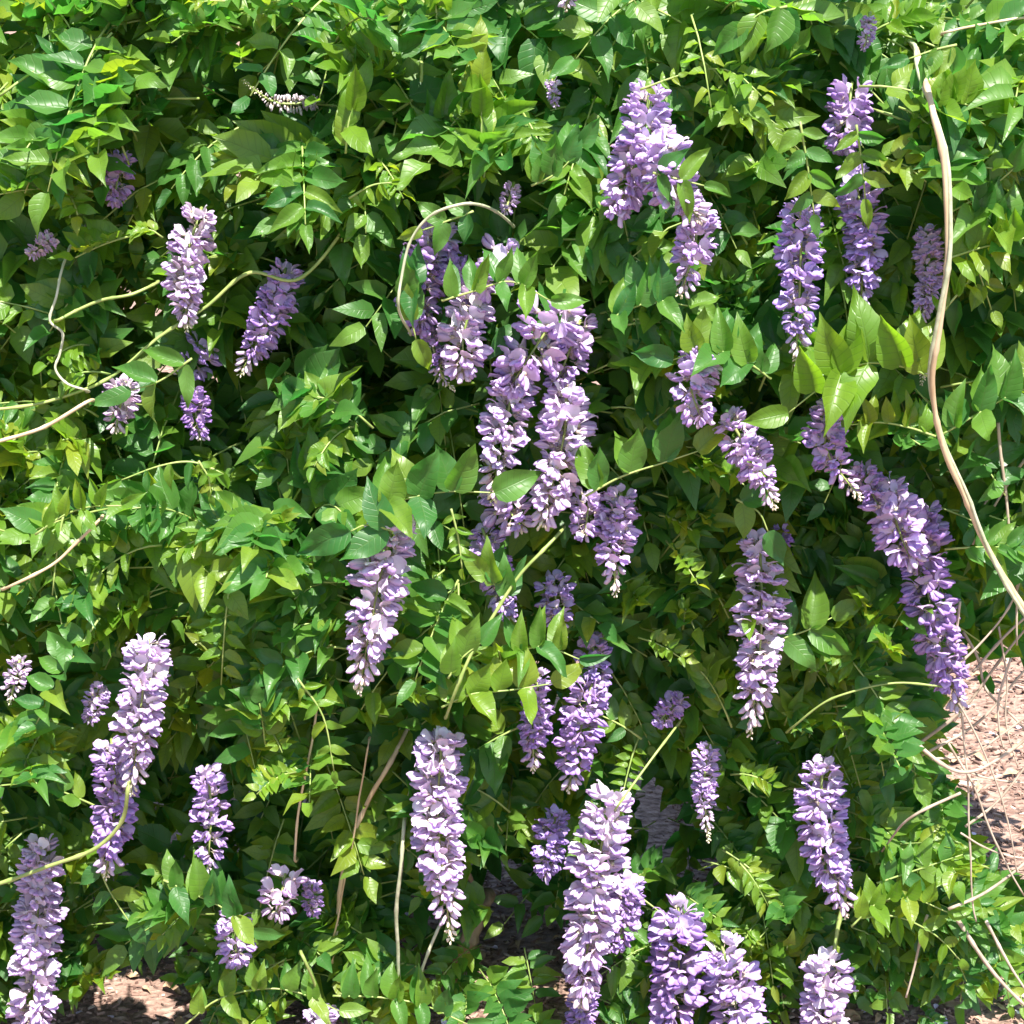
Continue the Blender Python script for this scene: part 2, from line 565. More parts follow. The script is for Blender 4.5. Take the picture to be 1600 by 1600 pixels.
def path_leaf(px, y, mode, ll, n, wr=0.6, back=None):
    """a hand-placed pinnate leaf whose rachis follows the given sight positions at depth y"""
    pts = smooth_path([at(u, v, y + (0.0 if i else 0.0)) for i, (u, v) in enumerate(px)], 6)
    lv = []
    for i in range(n):
        t = 0.12 + 0.88 * i / (n - 1) if n > 1 else 1.0
        k = min(len(pts) - 2, int(t * (len(pts) - 1)))
        P = pts[k].lerp(pts[k + 1], min(1, t * (len(pts) - 1) - k))
        tg = (pts[k + 1] - pts[k]).normalized()
        sd = tg.cross(Vector((0, -1, 0.25))).normalized()
        sz = ll * ((P - CAM).dot(FW) * TANH / 800) * 0.82 * (0.78 + 0.3 * math.sin(math.pi * (0.15 + 0.7 * t)))
        cam_n = Vector((0, -1, 0.35))
        if mode == 'up':
            qs = [((ZUP * 1.0 + tg * rnd(.1, .45) + Vector((rnd(-.2, .2), -.15, 0))), cam_n + rvec(.16) + Vector((0, 0, -.45))),
                  ((ZUP * .75 - tg * rnd(.0, .25) + Vector((rnd(-.2, .2), rnd(.15, .5), 0))), cam_n + rvec(.25))]
            if random.random() < .35: qs.append((Vector((rnd(-.4, .4), -.7, -.5)) + tg * .4, Vector((0, -.5, 1)) + rvec(.2)))
        elif mode == 'hang':
            qs = [((-ZUP + tg * .3 + Vector((rnd(-.3, .3), -.2, 0))), cam_n + rvec(.2)), ((-ZUP * .7 - tg * .2 + Vector((rnd(-.3, .3), .3, 0))), cam_n + rvec(.2))]
        else:
            a = R(rnd(50, 66))
            qs = [(tg * math.cos(a) + sd * math.sin(a), cam_n + rvec(.2)), (tg * math.cos(a) - sd * math.sin(a), cam_n + rvec(.2))]
        if i == n - 1: qs = [(tg + (ZUP * .5 if mode == 'up' else ZUP * 0), cam_n + rvec(.15))]
        for q, nn in qs:
            s = sz * rnd(.88, 1.14)
            lv.append((P, q.normalized(), nn + rvec(.12), s, s * wr * rnd(.74, .88)))
    return pts, lv


def leaf_thing(pts, lv, label, group, young=False, rad=0.0016):
    base = pts[0].copy()
    o = tag(empty('compound_leaf', base), label, 'leaf', group)
    Tb = Matrix.Translation(-base)
    V, F = tube_geo(pts, (rad * 1.25, rad * .7), 5)
    link('rachis', mesh_of('rachis', V, F, M_GSTEM), o, Tb)
    for (P, q, nn, s, w) in lv:
        me = random.choice(LEAF_Y if young else LEAF_G)  # young set also colours hand leaves that are bright from backlight
        link('leaflet', me, o, Tb @ mat4(P, q, nn, w, s, s))
    return o


# ------------------------------------------------------------------ flowers
def grid_faces(nr, nc, off=0):
    F = []
    for r in range(nr - 1):
        for k in range(nc - 1):
            a = off + r * nc + k
            F.append((a, a + 1, a + nc + 1, a + nc))
    return F


def banner_geo(seed):
    """the broad hood petal: arches up from the calyx, rolls back at its rim (metres, flower points along +Y)"""
    rg = random.Random(seed)
    op = rg.uniform(.75, 1.25); asym = rg.uniform(-.25, .25)
    line = [(11, 0, 2.0), (13.0, 4.2 * op, 6.2), (17.0, 8.0 * op, 9.2), (21.5, 10.0 * op, 9.4), (25.5, 9.8 * op, 6.6), (27.5, 8.2 * op, 2.2)]
    V, UV = [], []
    for r, (y, z, hw) in enumerate(line):
        for k in range(5):
            s = k / 2 - 1
            x = s * hw
            dz = -abs(s) ** 1.6 * hw * 0.34 + (0.9 if k in (1, 3) else 0) + rg.uniform(-.5, .5)
            dz += (abs(s) ** 3) * 3.2 * (r / 5) + s * asym * r + rg.uniform(-.7, .7) * abs(s)
            V.append(((x + rg.uniform(-.7, .7)) * .001, (y - abs(s) * 2.2 + (1.1 if r > 3 and abs(s) == .5 else 0) + rg.uniform(-.7, .7)) * .001, (z + dz) * .001))
            UV.append((0.0, min(1, r / 5 * .9 + .1 + abs(s) * .1)))
    return V, grid_faces(6, 5), UV


def lens_geo(line, sides, u):
    """closed tapering body along a centre line of (y, z, half width, half height) in mm"""
    V, UV, F = [], [], []
    for r, (y, z, hw, hh) in enumerate(line):
        for k in range(sides):
            a = 2 * math.pi * k / sides
            V.append((math.cos(a) * hw * .001, y * .001, (z + math.sin(a) * hh) * .001))
            UV.append((u, r / (len(line) - 1)))
    n = len(line)
    for r in range(n - 1):
        for k in range(sides):
            k2 = (k + 1) % sides
            F.append((r * sides + k, r * sides + k2, (r + 1) * sides + k2, (r + 1) * sides + k))
    F.append(tuple((n - 1) * sides + k for k in range(sides)))
    return V, F, UV


def merge3(parts):
    V, F, UV, MI = [], [], [], []
    for (v, f, uv), mi in parts:
        o = len(V)
        V += v; UV += uv
        F += [tuple(i + o for i in g) for g in f]
        MI += [mi] * len(f)
    return V, F, UV, MI


def two_mat_mesh(name, parts):
    V, F, UV, MI = merge3(parts)
    me = mesh_of(name, V, F, M_PETAL, UV)
    me.materials.append(M_CALYX)
    me.polygons.foreach_set('material_index', MI)
    return me


BANNERS = [mesh_of('banner_petal', *(lambda g: (g[0], g[1], M_PETAL, g[2]))(banner_geo(s))) for s in range(6)]
FLOWERS, BUDS = [], []
for s in range(4):
    rg = random.Random(s + 20)
    dz = rg.uniform(-2, 1); sp = rg.uniform(.8, 1.25)
    keel = lens_geo([(11, -1, .8, 1), (15, -2.6 + dz * .3, 4.2 * sp, 2.8), (21, -3.6 + dz, 5.6 * sp, 3.0), (26, -3.0 + dz, 4.6 * sp, 2.6), (29, -1.4 + dz, 1.4, 1.1)], 6, 1.0)
    cal = lens_geo([(0, 0, .5, .5), (7, .3, .6, .6), (8.5, .3, 2.6, 2.6), (12.5, 0, 3.0, 2.8)], 5, 0.3)
    wings = []
    for sd in (-1, 1):
        g = lens_geo([(12, .5, .7, .6), (16, .6, 3.0, 1.2), (22, .2, 4.6 * sp, 1.5), (27, -.6, 3.6 * sp, 1.3), (30, -1.2, 1.0, .7)], 5, 0.55)
        sw, roll = rg.uniform(.16, .42) * sd, rg.uniform(.2, .9) * sd
        vv = []
        for x, y, z in g[0]:
            x, z = x * math.cos(roll) - z * math.sin(roll), x * math.sin(roll) + z * math.cos(roll)
            yy = y - .012
            vv.append((x * math.cos(sw) + yy * math.sin(sw) + .0026 * sd, yy * math.cos(sw) - x * math.sin(sw) + .012, z))
        wings.append(((vv, g[1], g[2]), 0))
    FLOWERS.append(two_mat_mesh('flower', [(keel, 0)] + wings + [(cal, 1)]))
    bb = lens_geo([(6, 0, 1.2, 1.2), (9, -.4, 2.9, 2.8), (14, -1, 3.5 * sp, 3.2), (19, -1.2, 2.9, 3.3), (22, .2, 1.1, 1.4)], 6, 0.25)
    cb = lens_geo([(0, 0, .45, .45), (5, .2, .5, .5), (6, .2, 1.9, 1.9), (9.5, 0, 2.9, 2.7)], 5, 0.3)
    BUDS.append(two_mat_mesh('flower_bud', [(bb, 0), (cb, 1)]))

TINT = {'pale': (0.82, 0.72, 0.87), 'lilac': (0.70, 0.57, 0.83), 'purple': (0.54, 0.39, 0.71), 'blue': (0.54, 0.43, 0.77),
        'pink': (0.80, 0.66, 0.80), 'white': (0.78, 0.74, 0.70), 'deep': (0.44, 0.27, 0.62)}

CAPS = []   # sight-line capsules that random front leaves keep clear of


def raceme(px, width, off, tint, label, budf=0.22, topf=0.0, tipcol='white', dens=1.0, hang=True):
    """a hanging cluster: axis through sight positions, spirals of pea flowers, closed buds towards the tip"""
    mu = sum(q[0] for q in px) / len(px); mv = sum(q[1] for q in px) / len(px)
    y = surf0(mu, mv) + off
    ctrl = [at(u, v, y - 0.02 * i / (len(px) - 1)) for i, (u, v) in enumerate(px)]
    axis = smooth_path(ctrl, 10)
    seg = [0.0]
    for a, b in zip(axis, axis[1:]): seg.append(seg[-1] + (b - a).length)
    L = seg[-1]
    mmpx = (axis[0] - CAM).dot(FW) * TANH / 800
    Rm = width * 0.5 * mmpx

    def on(t):
        s = t * L
        for k in range(len(seg) - 1):
            if seg[k + 1] >= s or k == len(seg) - 2:
                f = (s - seg[k]) / max(1e-9, seg[k + 1] - seg[k])
                return axis[k].lerp(axis[k + 1], min(1, f)), (axis[k + 1] - axis[k]).normalized()
    base = axis[0].copy()
    o = tag(empty('flower_cluster', base), label, 'flower cluster', 'hanging lilac wisteria flower clusters')
    Tb = Matrix.Translation(-base)
    # stalk: from inside the foliage down the axis
    d0 = (axis[1] - axis[0]).normalized()
    vd = (axis[0] - CAM).normalized()
    stem_pts = [axis[0] - d0 * .008 + vd * .09, axis[0] - d0 * .010 + vd * .03] + axis[::3] + [axis[-1]]
    V, F = tube_geo(stem_pts, (.0030, .0010), 6)
    link('stalk', mesh_of('stalk', V, F, M_GSTEM), o, Tb)
    fs = Rm / 0.0385
    n = max(8, int(L / (0.00205 * max(.62, fs)) * dens))
    ga = random.uniform(0, 6.28)
    base_c = TINT[tint]
    tipb = []
    wob = rnd(0, 50)
    for i in range(n):
        t = (i + rnd(0, .6)) / n
        P, tg = on(t)
        ga += 2.39996 + rnd(-.3, .3)
        a = tg.orthogonal().normalized(); bb = tg.cross(a)
        rad = a * math.cos(ga) + bb * math.sin(ga)
        op = t
        # tilt of the flower: lifted near the top, level in the middle, hanging near the tip
        tilt = np.interp(op, [0, .15, .5, .75, 1], [.35, .12, -.12, -.75, -1.6]) + rnd(-.38, .38)
        if not hang: tilt = rnd(-.3, .3)
        q = (rad - tg * -1 * 0 + (-tg) * tilt).normalized()
        env = np.interp(op, [0, .08, .25, .6, 1 - budf, .97, 1], [.74, .92, 1.0, .95, .78, .55, .42])
        sc = fs * env * rnd(.84, 1.12) * (1 + .16 * noise.noise(Vector((t * 7, wob, ga * .4))))
        k = 1 - budf
        j = rnd(.86, 1.12)
        c = tuple(min(.92, x * j) for x in base_c)
        if random.random() < .07 and t > .03: continue
        up = -tg + rvec(.42)
        P = P + q * (Rm * env * rnd(.04, .17))
        if t < k:
            if t > k - .08:   # last ones only half open
                sc *= .85
            lighter = np.interp(t, [0, .3, k], [0.18, .0, .0])
            c = tuple(x + (1 - x) * lighter * .7 for x in c)
            M = Tb @ mat4(P, q, up, sc, sc, sc)
            f = link('flower', random.choice(FLOWERS), o, M, c)
            g = rnd(.92, 1.16)
            b = link('banner_petal', random.choice(BANNERS), f, Matrix.Translation((0, .011, 0)) @ Matrix.Rotation(max(-.25, random.gauss(.28, .38)), 4, 'X') @ Matrix.Rotation(rnd(-.25, .25), 4, 'Y') @ Matrix.Translation((0, -.011, 0)) @ Matrix.Diagonal((g, rnd(.92, 1.08), g, 1)), tuple(min(.93, x * rnd(1.0, 1.16)) for x in c))
        elif t < 1 - budf * .42:
            pale = (t - k) / budf
            w = TINT['white'] if tipcol == 'white' else TINT[tipcol]
            cc = tuple(x + (y_ - x) * min(1, .25 + pale) for x, y_ in zip(c, w))
            s2 = sc * np.interp(pale, [0, .6], [1.45, 1.15])
            link('flower_bud', random.choice(BUDS), o, Tb @ mat4(P, q, up, s2, s2, s2), cc)
        else:
            tipb.append((P, q, sc * np.interp(t, [1 - budf * .42, 1], [1.15, .80])))
            if random.random() < .6: tipb.append((P, (q + rvec(.4)).normalized(), sc * .8))
    if tipb:
        parts = []
        for P, q, s in tipb:
            M = Tb @ mat4(P, q, -ZUP + rvec(.2), s, s, s)
            g = lens_geo([(0, 0, .5, .5), (3, 0, 1.6, 1.6), (7, -.3, 3.0, 2.9), (11, -.3, 2.6, 2.5), (13.5, 0, .8, .8)], 5, 0)
            parts.append(([M @ Vector(v) for v in g[0]], g[1]))
        V, F = join_geo(parts)
        tag(link('bud_tip', mesh_of('bud_tip', V, F, M_TIPBUD), o), kind='stuff')
    CAPS.append(([Vector((u, v)) for u, v in px], width * .5, y))
    return o


RAC = [
 # px axis, width, depth offset, tint, label, extra, short name used in the leaves' labels
 ([(1015, 145), (1000, 230), (965, 330)], 105, -.04, 'lilac', 'broad lilac cluster at the upper right centre, beneath a tuft of tiny yellow leaflets', dict(budf=.05), 'broad upper right lilac cluster'),
 ([(1030, 215), (1050, 290), (1095, 345)], 110, -.09, 'lilac', 'lilac cluster sloping down right out of the broad upper right cluster', dict(budf=.25), 'lilac cluster sloping right'),
 ([(1090, 330), (1085, 390), (1062, 462)], 86, -.07, 'lilac', 'lilac cluster with cream bud tip, lowest of the upper right centre trio', dict(budf=.3), 'cream tipped cluster of the trio'),
 ([(1330, 140), (1318, 225)], 95, .02, 'purple', 'short shaded purple cluster behind leaves, topmost near the thick bare stem', dict(budf=0.02), 'short purple stem-top cluster'),
 ([(1335, 270), (1350, 370), (1345, 470)], 85, -.01, 'blue', 'violet cluster just right of the long blue-violet cluster, left of the thick stem', dict(budf=.12), 'violet cluster left of the thick stem'),
 ([(1252, 325), (1250, 440), (1243, 570)], 88, -.05, 'blue', 'long blue-violet cluster with white buds at its tip above large bright leaves', dict(budf=.25), 'long blue-violet cluster'),
 ([(1448, 360), (1452, 430), (1440, 500)], 58, .0, 'lilac', 'narrow lilac cluster touching the left side of the thick bare stem', dict(budf=.1), 'narrow cluster against the stem'),
 ([(1452, 515), (1440, 600)], 50, .03, 'white', 'whitish bud cluster half behind the thick bare stem', dict(budf=.55), 'whitish buds behind the stem'),
 ([(312, 335), (290, 410), (292, 515)], 82, -.05, 'pale', 'pale sunlit cluster above the yellow-green diagonal stem at upper left', dict(budf=.2), 'pale upper left cluster'),
 ([(445, 425), (430, 480), (375, 585)], 80, -.02, 'purple', 'deep purple cluster with cream tip right of the pale upper left cluster', dict(budf=.25), 'deep purple upper left cluster'),
 ([(190, 245), (178, 312)], 62, .0, 'purple', 'small purple cluster among leaves in the far upper left', dict(budf=.05), 'small purple far upper left cluster'),
 ([(80, 372), (48, 396)], 42, -.01, 'pink', 'tiny pale pink cluster near the left edge above a looping tendril', dict(budf=.1), 'tiny pink cluster at the left edge'),
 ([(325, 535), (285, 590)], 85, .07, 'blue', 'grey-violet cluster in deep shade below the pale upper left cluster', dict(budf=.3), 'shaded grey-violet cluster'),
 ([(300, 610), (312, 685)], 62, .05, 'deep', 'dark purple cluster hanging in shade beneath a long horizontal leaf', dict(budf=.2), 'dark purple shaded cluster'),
 ([(195, 600), (180, 675)], 72, .0, 'pink', 'loose pinkish cluster below the yellow-green diagonal stem at left', dict(budf=.3), 'loose pinkish left cluster'),
 ([(690, 360), (660, 430), (655, 510)], 95, -.03, 'purple', 'purple cluster inside the curve of the pale arching stem', dict(budf=.05), 'purple cluster inside the arching stem'),
 ([(790, 400), (755, 440)], 100, -.05, 'lilac', 'short lilac cluster just right of the purple cluster inside the arching stem', dict(budf=.05), 'short lilac cluster by the arching stem'),
 ([(740, 470), (725, 520), (722, 585)], 105, -.07, 'pale', 'pale lilac cluster with drooping petals below the arching stem', dict(budf=.12), 'pale cluster below the arching stem'),
 ([(670, 520), (690, 585), (710, 610)], 48, -.01, 'purple', 'small purple cluster with greenish bud tip under the arching stem', dict(budf=.5), 'small green tipped cluster'),
 ([(880, 480), (845, 530), (800, 600)], 128, -.05, 'lilac', 'broad lilac cluster at picture centre with a leaf lying across its top', dict(budf=.02), 'broad central lilac cluster'),
 ([(810, 580), (790, 660), (768, 785)], 98, -.06, 'pale', 'long pale central cluster, left one of the touching pair', dict(budf=.3, tipcol='pink'), 'left central cluster'),
 ([(885, 610), (880, 690), (845, 825)], 104, -.07, 'pale', 'long pale central cluster, right one of the touching pair', dict(budf=.2, tipcol='pink'), 'right central cluster'),
 ([(700, 420), (735, 440), (745, 480)], 80, -.02, 'purple', 'purple cluster filling the gap between arching stem and pale cluster below it', dict(budf=.05), 'purple gap-filling cluster'),
 ([(905, 505), (885, 560), (868, 600)], 84, -.01, 'lilac', 'lilac cluster behind the right edge of the broad central lilac cluster', dict(budf=.1), 'lilac cluster behind the broad one'),
 ([(1345, 735), (1372, 790)], 66, -.06, 'purple', 'small purple cluster joining the curved cluster to the large right one', dict(budf=.3), 'small joining cluster'),
 ([(775, 770), (815, 825)], 88, -.03, 'lilac', 'small lilac cluster joining the lower ends of the central pair', dict(budf=.2), 'small cluster under the central pair'),
 ([(755, 830), (775, 900), (795, 965)], 74, -.02, 'purple', 'purple shaded cluster behind an oval leaf left of the diagonal stem', dict(budf=.1), 'purple cluster by the diagonal stem'),
 ([(970, 775), (960, 850), (962, 930)], 84, -.05, 'lilac', 'lilac cluster with cream pointed tip right of the central pair', dict(budf=.35), 'cream tipped cluster right of centre'),
 ([(920, 775), (915, 835)], 76, -.03, 'lilac', 'short lilac cluster between the right central cluster and the cream tipped one', dict(budf=.1), 'short cluster between the central ones'),
 ([(618, 800), (590, 920), (560, 1082)], 112, -.07, 'pale', 'large bright pale cluster leaning left, below the glossy big leaf', dict(budf=.25, tipcol='pink'), 'large leaning pale cluster'),
 ([(232, 1005), (222, 1090), (205, 1240)], 98, -.07, 'pale', 'bright pale cluster at left, overlapping the top of a purple one', dict(budf=.25), 'bright pale left cluster'),
 ([(175, 1165), (180, 1250), (165, 1370)], 84, -.03, 'purple', 'purple cluster with pale tip hanging beneath the bright pale left cluster', dict(budf=.2), 'purple cluster beneath the pale left one'),
 ([(325, 1205), (330, 1280), (322, 1368)], 76, -.01, 'purple', 'sparse purple cluster with open petals, alone at lower left centre', dict(budf=.2, dens=.65), 'sparse purple lower left cluster'),
 ([(65, 1320), (58, 1450), (45, 1690)], 96, -.07, 'pale', 'tall full cluster at the bottom left corner running out of frame', dict(budf=.12), 'tall corner cluster at bottom left'),
 ([(445, 1370), (432, 1428)], 85, -.03, 'pink', 'short round pale cluster among leaves near the bottom, left of the bare stems', dict(budf=.15), 'short round pale cluster'),
 ([(488, 1385), (490, 1425)], 45, .02, 'purple', 'little purple cluster tucked right of the short round pale cluster', dict(budf=.05), 'little purple cluster'),
 ([(365, 1435), (370, 1500)], 76, -.03, 'lilac', 'short lilac cluster with pale top petals above the mulch at lower left', dict(budf=.05), 'short lilac cluster above the mulch'),
 ([(500, 1578), (495, 1680)], 70, -.02, 'pale', 'pale cluster cut off by the bottom edge, left of the bare stems', dict(budf=.1), 'pale cluster at the bottom edge'),
 ([(690, 1155), (685, 1290), (705, 1472)], 104, -.07, 'pale', 'long pale cluster hanging by itself above the two bare upright stems', dict(budf=.28, tipcol='pink'), 'solitary long pale cluster'),
 ([(955, 1245), (930, 1380), (908, 1570)], 116, -.07, 'pale', 'longest pale cluster with faded cream top, bottom centre right', dict(budf=.12), 'longest pale bottom cluster'),
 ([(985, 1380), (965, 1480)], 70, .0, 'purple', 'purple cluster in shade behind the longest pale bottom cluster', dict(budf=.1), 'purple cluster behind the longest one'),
 ([(912, 1550), (905, 1640)], 62, -.01, 'purple', 'small purple cluster at bottom edge beneath the longest pale cluster', dict(budf=.1), 'small bottom edge cluster'),
 ([(868, 1275), (850, 1365)], 66, .03, 'blue', 'blue-violet cluster just left of the longest pale cluster top', dict(budf=.05), 'blue-violet lower cluster'),
 ([(840, 1060), (835, 1130), (832, 1205)], 66, .0, 'purple', 'left of two purple clusters hanging side by side below centre', dict(budf=.25), 'left purple twin'),
 ([(925, 1070), (905, 1150), (888, 1235)], 88, .0, 'purple', 'right of two purple clusters hanging side by side below centre', dict(budf=.22), 'right purple twin'),
 ([(1060, 1092), (1028, 1130)], 55, .03, 'purple', 'small shaded purple cluster right of the two purple twins', dict(budf=.1), 'small shaded purple cluster'),
 ([(865, 905), (875, 1000)], 76, .02, 'blue', 'bluish lilac cluster under the central pair right of the diagonal stem', dict(budf=.35), 'bluish cluster by the diagonal stem'),
 ([(925, 1000), (935, 1075)], 70, .03, 'blue', 'small bluish cluster directly above the right purple twin', dict(budf=.05), 'small bluish cluster'),
 ([(1187, 845), (1190, 980), (1172, 1150)], 104, -.07, 'pale', 'large bright cluster with tapering cream tip at right of centre', dict(budf=.25), 'large bright right cluster'),
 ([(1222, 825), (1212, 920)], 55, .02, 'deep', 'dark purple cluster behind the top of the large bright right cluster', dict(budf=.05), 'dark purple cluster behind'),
 ([(1105, 550), (1080, 600), (1095, 655)], 92, -.11, 'lilac', 'purple and lilac cluster left of the big bright leaves, with mixed petals', dict(budf=.1), 'mixed cluster left of the bright leaves'),
 ([(1140, 655), (1178, 720), (1212, 795)], 78, -.12, 'lilac', 'bluish lilac cluster slanting right between large leaves, cream tipped', dict(budf=.3), 'slanting bluish cluster'),
 ([(1305, 630), (1290, 700), (1345, 780)], 80, -.11, 'purple', 'curved purple cluster with pointed pink bud tip left of the thick stem', dict(budf=.4, tipcol='pink'), 'curved purple cluster'),
 ([(1385, 765), (1405, 830), (1425, 880)], 108, -.08, 'lilac', 'lilac cluster merging into the top of the large dark right cluster', dict(budf=.2), 'lilac cluster merging right'),
 ([(1440, 800), (1450, 930), (1500, 1115)], 104, -.05, 'purple', 'large rich purple cluster beside the bare twigs and mulch at right', dict(budf=.16), 'large purple right cluster'),
 ([(1105, 1170), (1100, 1235), (1108, 1315)], 52, -.02, 'lilac', 'slim lilac cluster with white hanging buds below the large bright one', dict(budf=.4), 'slim lilac cluster'),
 ([(1285, 1195), (1285, 1290), (1322, 1432)], 96, -.06, 'lilac', 'lilac cluster with pink tip standing clear left of the mulch', dict(budf=.22, tipcol='pink'), 'lilac cluster left of the mulch'),
 ([(1060, 1425), (1060, 1520), (1040, 1640)], 112, -.03, 'purple', 'left of two full purple clusters meeting at the bottom edge', dict(budf=.1), 'left full purple bottom cluster'),
 ([(1130, 1485), (1150, 1570), (1150, 1690)], 112, -.05, 'lilac', 'right of two full purple clusters meeting at the bottom edge', dict(budf=.1), 'right full purple bottom cluster'),
 ([(1290, 1500), (1290, 1580), (1280, 1690)], 104, -.05, 'pale', 'pale cluster with whitish lower petals at bottom right', dict(budf=.1), 'pale bottom right cluster'),
 ([(495, 160), (430, 160), (378, 125)], 36, .05, 'white', 'thin greenish bud spike pointing left in the shade at top', dict(budf=.8, hang=False), 'greenish bud spike'),
 ([(892, -50), (885, 15)], 60, -.02, 'pale', 'tip of a pale cluster hanging in from the top edge', dict(budf=.35), 'cluster tip at the top edge'),
 ([(1358, 30), (1350, 75)], 36, .0, 'lilac', 'tiny lilac cluster at the top right among broad leaves', dict(budf=.1), 'tiny top right cluster'),
 ([(862, 125), (868, 165)], 30, .02, 'lilac', 'tiny lilac cluster left of the broad upper right cluster', dict(budf=.1), 'tiny cluster near the top'),
 ([(800, 295), (790, 330)], 40, .03, 'lilac', 'tiny whitish lilac cluster above the short lilac cluster near the arching stem', dict(budf=.1), 'tiny cluster above the arch'),
 ([(30, 1035), (15, 1100)], 50, .0, 'pink', 'withered pinkish cluster at the left edge', dict(budf=.5, dens=.7), 'withered left edge cluster'),
 ([(155, 1075), (140, 1125)], 50, .04, 'lilac', 'small shaded lilac cluster left of the bright pale left cluster', dict(budf=.1), 'small shaded left cluster'),
]
SHORT = []
for (px, w, off, tint, label, kw, short) in RAC:
    raceme(px, w, off, tint, label, **kw)
    SHORT.append((short, px, w))

# ------------------------------------------------------------------ stems
STEM_CAPS = []


def stem(name, px, wpx, off, mat, label, cat='stem', group=None, taper=1.0, strand=False, y0=None, keep=True, knob=.12, plunge=True):
    """px: (u, v) or (u, v, extra depth)"""
    ps = []
    for q in px:
        y = (surf0(q[0], q[1]) if y0 is None else y0) + off + (q[2] if len(q) > 2 else 0)
        ps.append(at(q[0], q[1], y))
    if plunge:
        if -20 < px[0][0] < 1620 and -20 < px[0][1] < 1620: ps.insert(0, ps[0] + (ps[0] - CAM).normalized() * .15)
        if -20 < px[-1][0] < 1620 and -20 < px[-1][1] < 1590: ps.append(ps[-1] + (ps[-1] - CAM).normalized() * .15)
    ps = smooth_path(ps, 8)
    ps = [p + Vector((noise.noise(p * 9), 0, noise.noise(p * 9 + Vector((5, 5, 5))))) * 0.005 for p in ps]
    r = wpx * .5 * 0.001 * 0.80
    base = ps[0].copy()
    if strand:
        o = tag(empty(name, base), label, cat, group)
        V, F = tube_geo(ps, (r * .72, r * .72 * taper), 8, knob)
        link('main_strand', mesh_of('main_strand', V, F, mat), o, Matrix.Translation(-base))
        p2 = []
        for i, p in enumerate(ps):
            t = (ps[min(i + 1, len(ps) - 1)] - ps[max(0, i - 1)]).normalized()
            a = t.cross(Vector((0, 1, 0))).normalized(); b = t.cross(a)
            an = i * .16
            p2.append(p + (a * math.cos(an) + b * math.sin(an)) * r * .85)
        V, F = tube_geo(p2, (r * .55, r * .5), 7, knob)
        link('twining_strand', mesh_of('twining_strand', V, F, M_PSTEM), o, Matrix.Translation(-base))
    else:
        V, F = tube_geo(ps, (r, r * taper), 7, knob)
        me = mesh_of(name, [v - base for v in V], F, mat)
        o = tag(link(name, me, None, Matrix.Translation(base)), label, cat, group)
    if keep: STEM_CAPS.append(([Vector((q[0], q[1])) for q in px], wpx * .5 + 8, min(surf0(q[0], q[1]) + off for q in px)))
    return o


stem('vine_stem', [(1395, 20, .40), (1425, 70, .22), (1442, 115, .06), (1458, 170), (1474, 260), (1478, 400), (1470, 500), (1456, 590), (1465, 670), (1500, 765), (1540, 855), (1600, 950), (1660, 1040)], 15, -.17, M_TSTEM,
     'thick pale twisted stem curving down the right side', strand=True)
stem('vine_stem', [(800, 350, .18), (775, 330, .10), (748, 321, .04), (715, 322), (670, 338), (638, 375), (625, 430), (622, 480), (640, 520, .08)], 6, -.17, M_PSTEM, 'thin pale arching stem curving over purple flowers near centre', taper=.8)
stem('vine_stem', [(560, 330, .06), (470, 432), (390, 428), (320, 480), (250, 528), (170, 590), (90, 622), (-30, 645)], 7, -.05, M_GSTEM, 'long yellow-green diagonal stem running to the left edge', taper=.9)
stem('vine_stem', [(140, 630), (70, 667), (0, 690), (-40, 700)], 7, -.11, M_TSTEM, 'tan stem just under the yellow-green diagonal one at the left edge')
stem('tendril', [(135, 350, .16), (112, 385, .07), (95, 425, .02), (88, 465), (80, 500), (100, 520), (96, 550), (88, 575), (105, 600), (135, 612)], 5, -.11, M_PSTEM, 'pale looping tendril at left beside the diagonal stem', 'tendril')
stem('tendril', [(90, 500), (120, 486), (160, 470), (205, 460), (245, 440, .04)], 6, -.13, M_GSTEM, 'green curved tendril branching right from the pale looping one', 'tendril')
stem('vine_stem', [(880, 825, .05), (850, 858), (800, 912), (745, 1000), (712, 1075), (700, 1120, .05)], 6.5, -.12, M_GSTEM, 'straight yellow-green stem slanting down left below the central flowers')
stem('vine_stem', [(655, 1190, .16), (640, 1250, .10), (632, 1300, .03), (626, 1370), (620, 1440), (622, 1520), (634, 1620)], 8, -.05, M_PSTEM, 'pale bare upright stem, left of a pair under a long pale cluster')
stem('vine_stem', [(690, 1440, .04), (668, 1490), (655, 1545), (655, 1630)], 7, -.05, M_PSTEM, 'pale bare bent stem, right of a pair under a long pale cluster')
stem('vine_stem', [(203, 1225), (190, 1285), (150, 1325), (80, 1350), (0, 1380), (-40, 1395)], 8, -.12, M_GSTEM, 'green stem curving across the purple cluster to the lower left edge')
stem('vine_stem', [(160, 808), (120, 850), (80, 885), (10, 920)], 6, -.10, M_TSTEM, 'short brown bare stem slanting at the middle left edge')
trunk = stem('woody_trunk', [(760, 1405, .05), (735, 1465), (712, 1510), (700, 1590), (690, 1700)], 34, .16, M_WOOD, 'brown woody trunk in the shade under the foliage', 'trunk', taper=1.2, knob=.2)
branch = stem('woody_branch', [(712, 1500, -.01), (740, 1400), (720, 1350), (690, 1320, .1)], 15, .155, M_WOOD, 'brown branch rising from the shaded woody trunk', 'branch', taper=.7, knob=.2, keep=False)
branch.parent = trunk
branch.matrix_basis = trunk.matrix_basis.inverted() @ branch.matrix_basis
branch.name = 'branch'
for k_ in ('label', 'category'): del branch[k_]
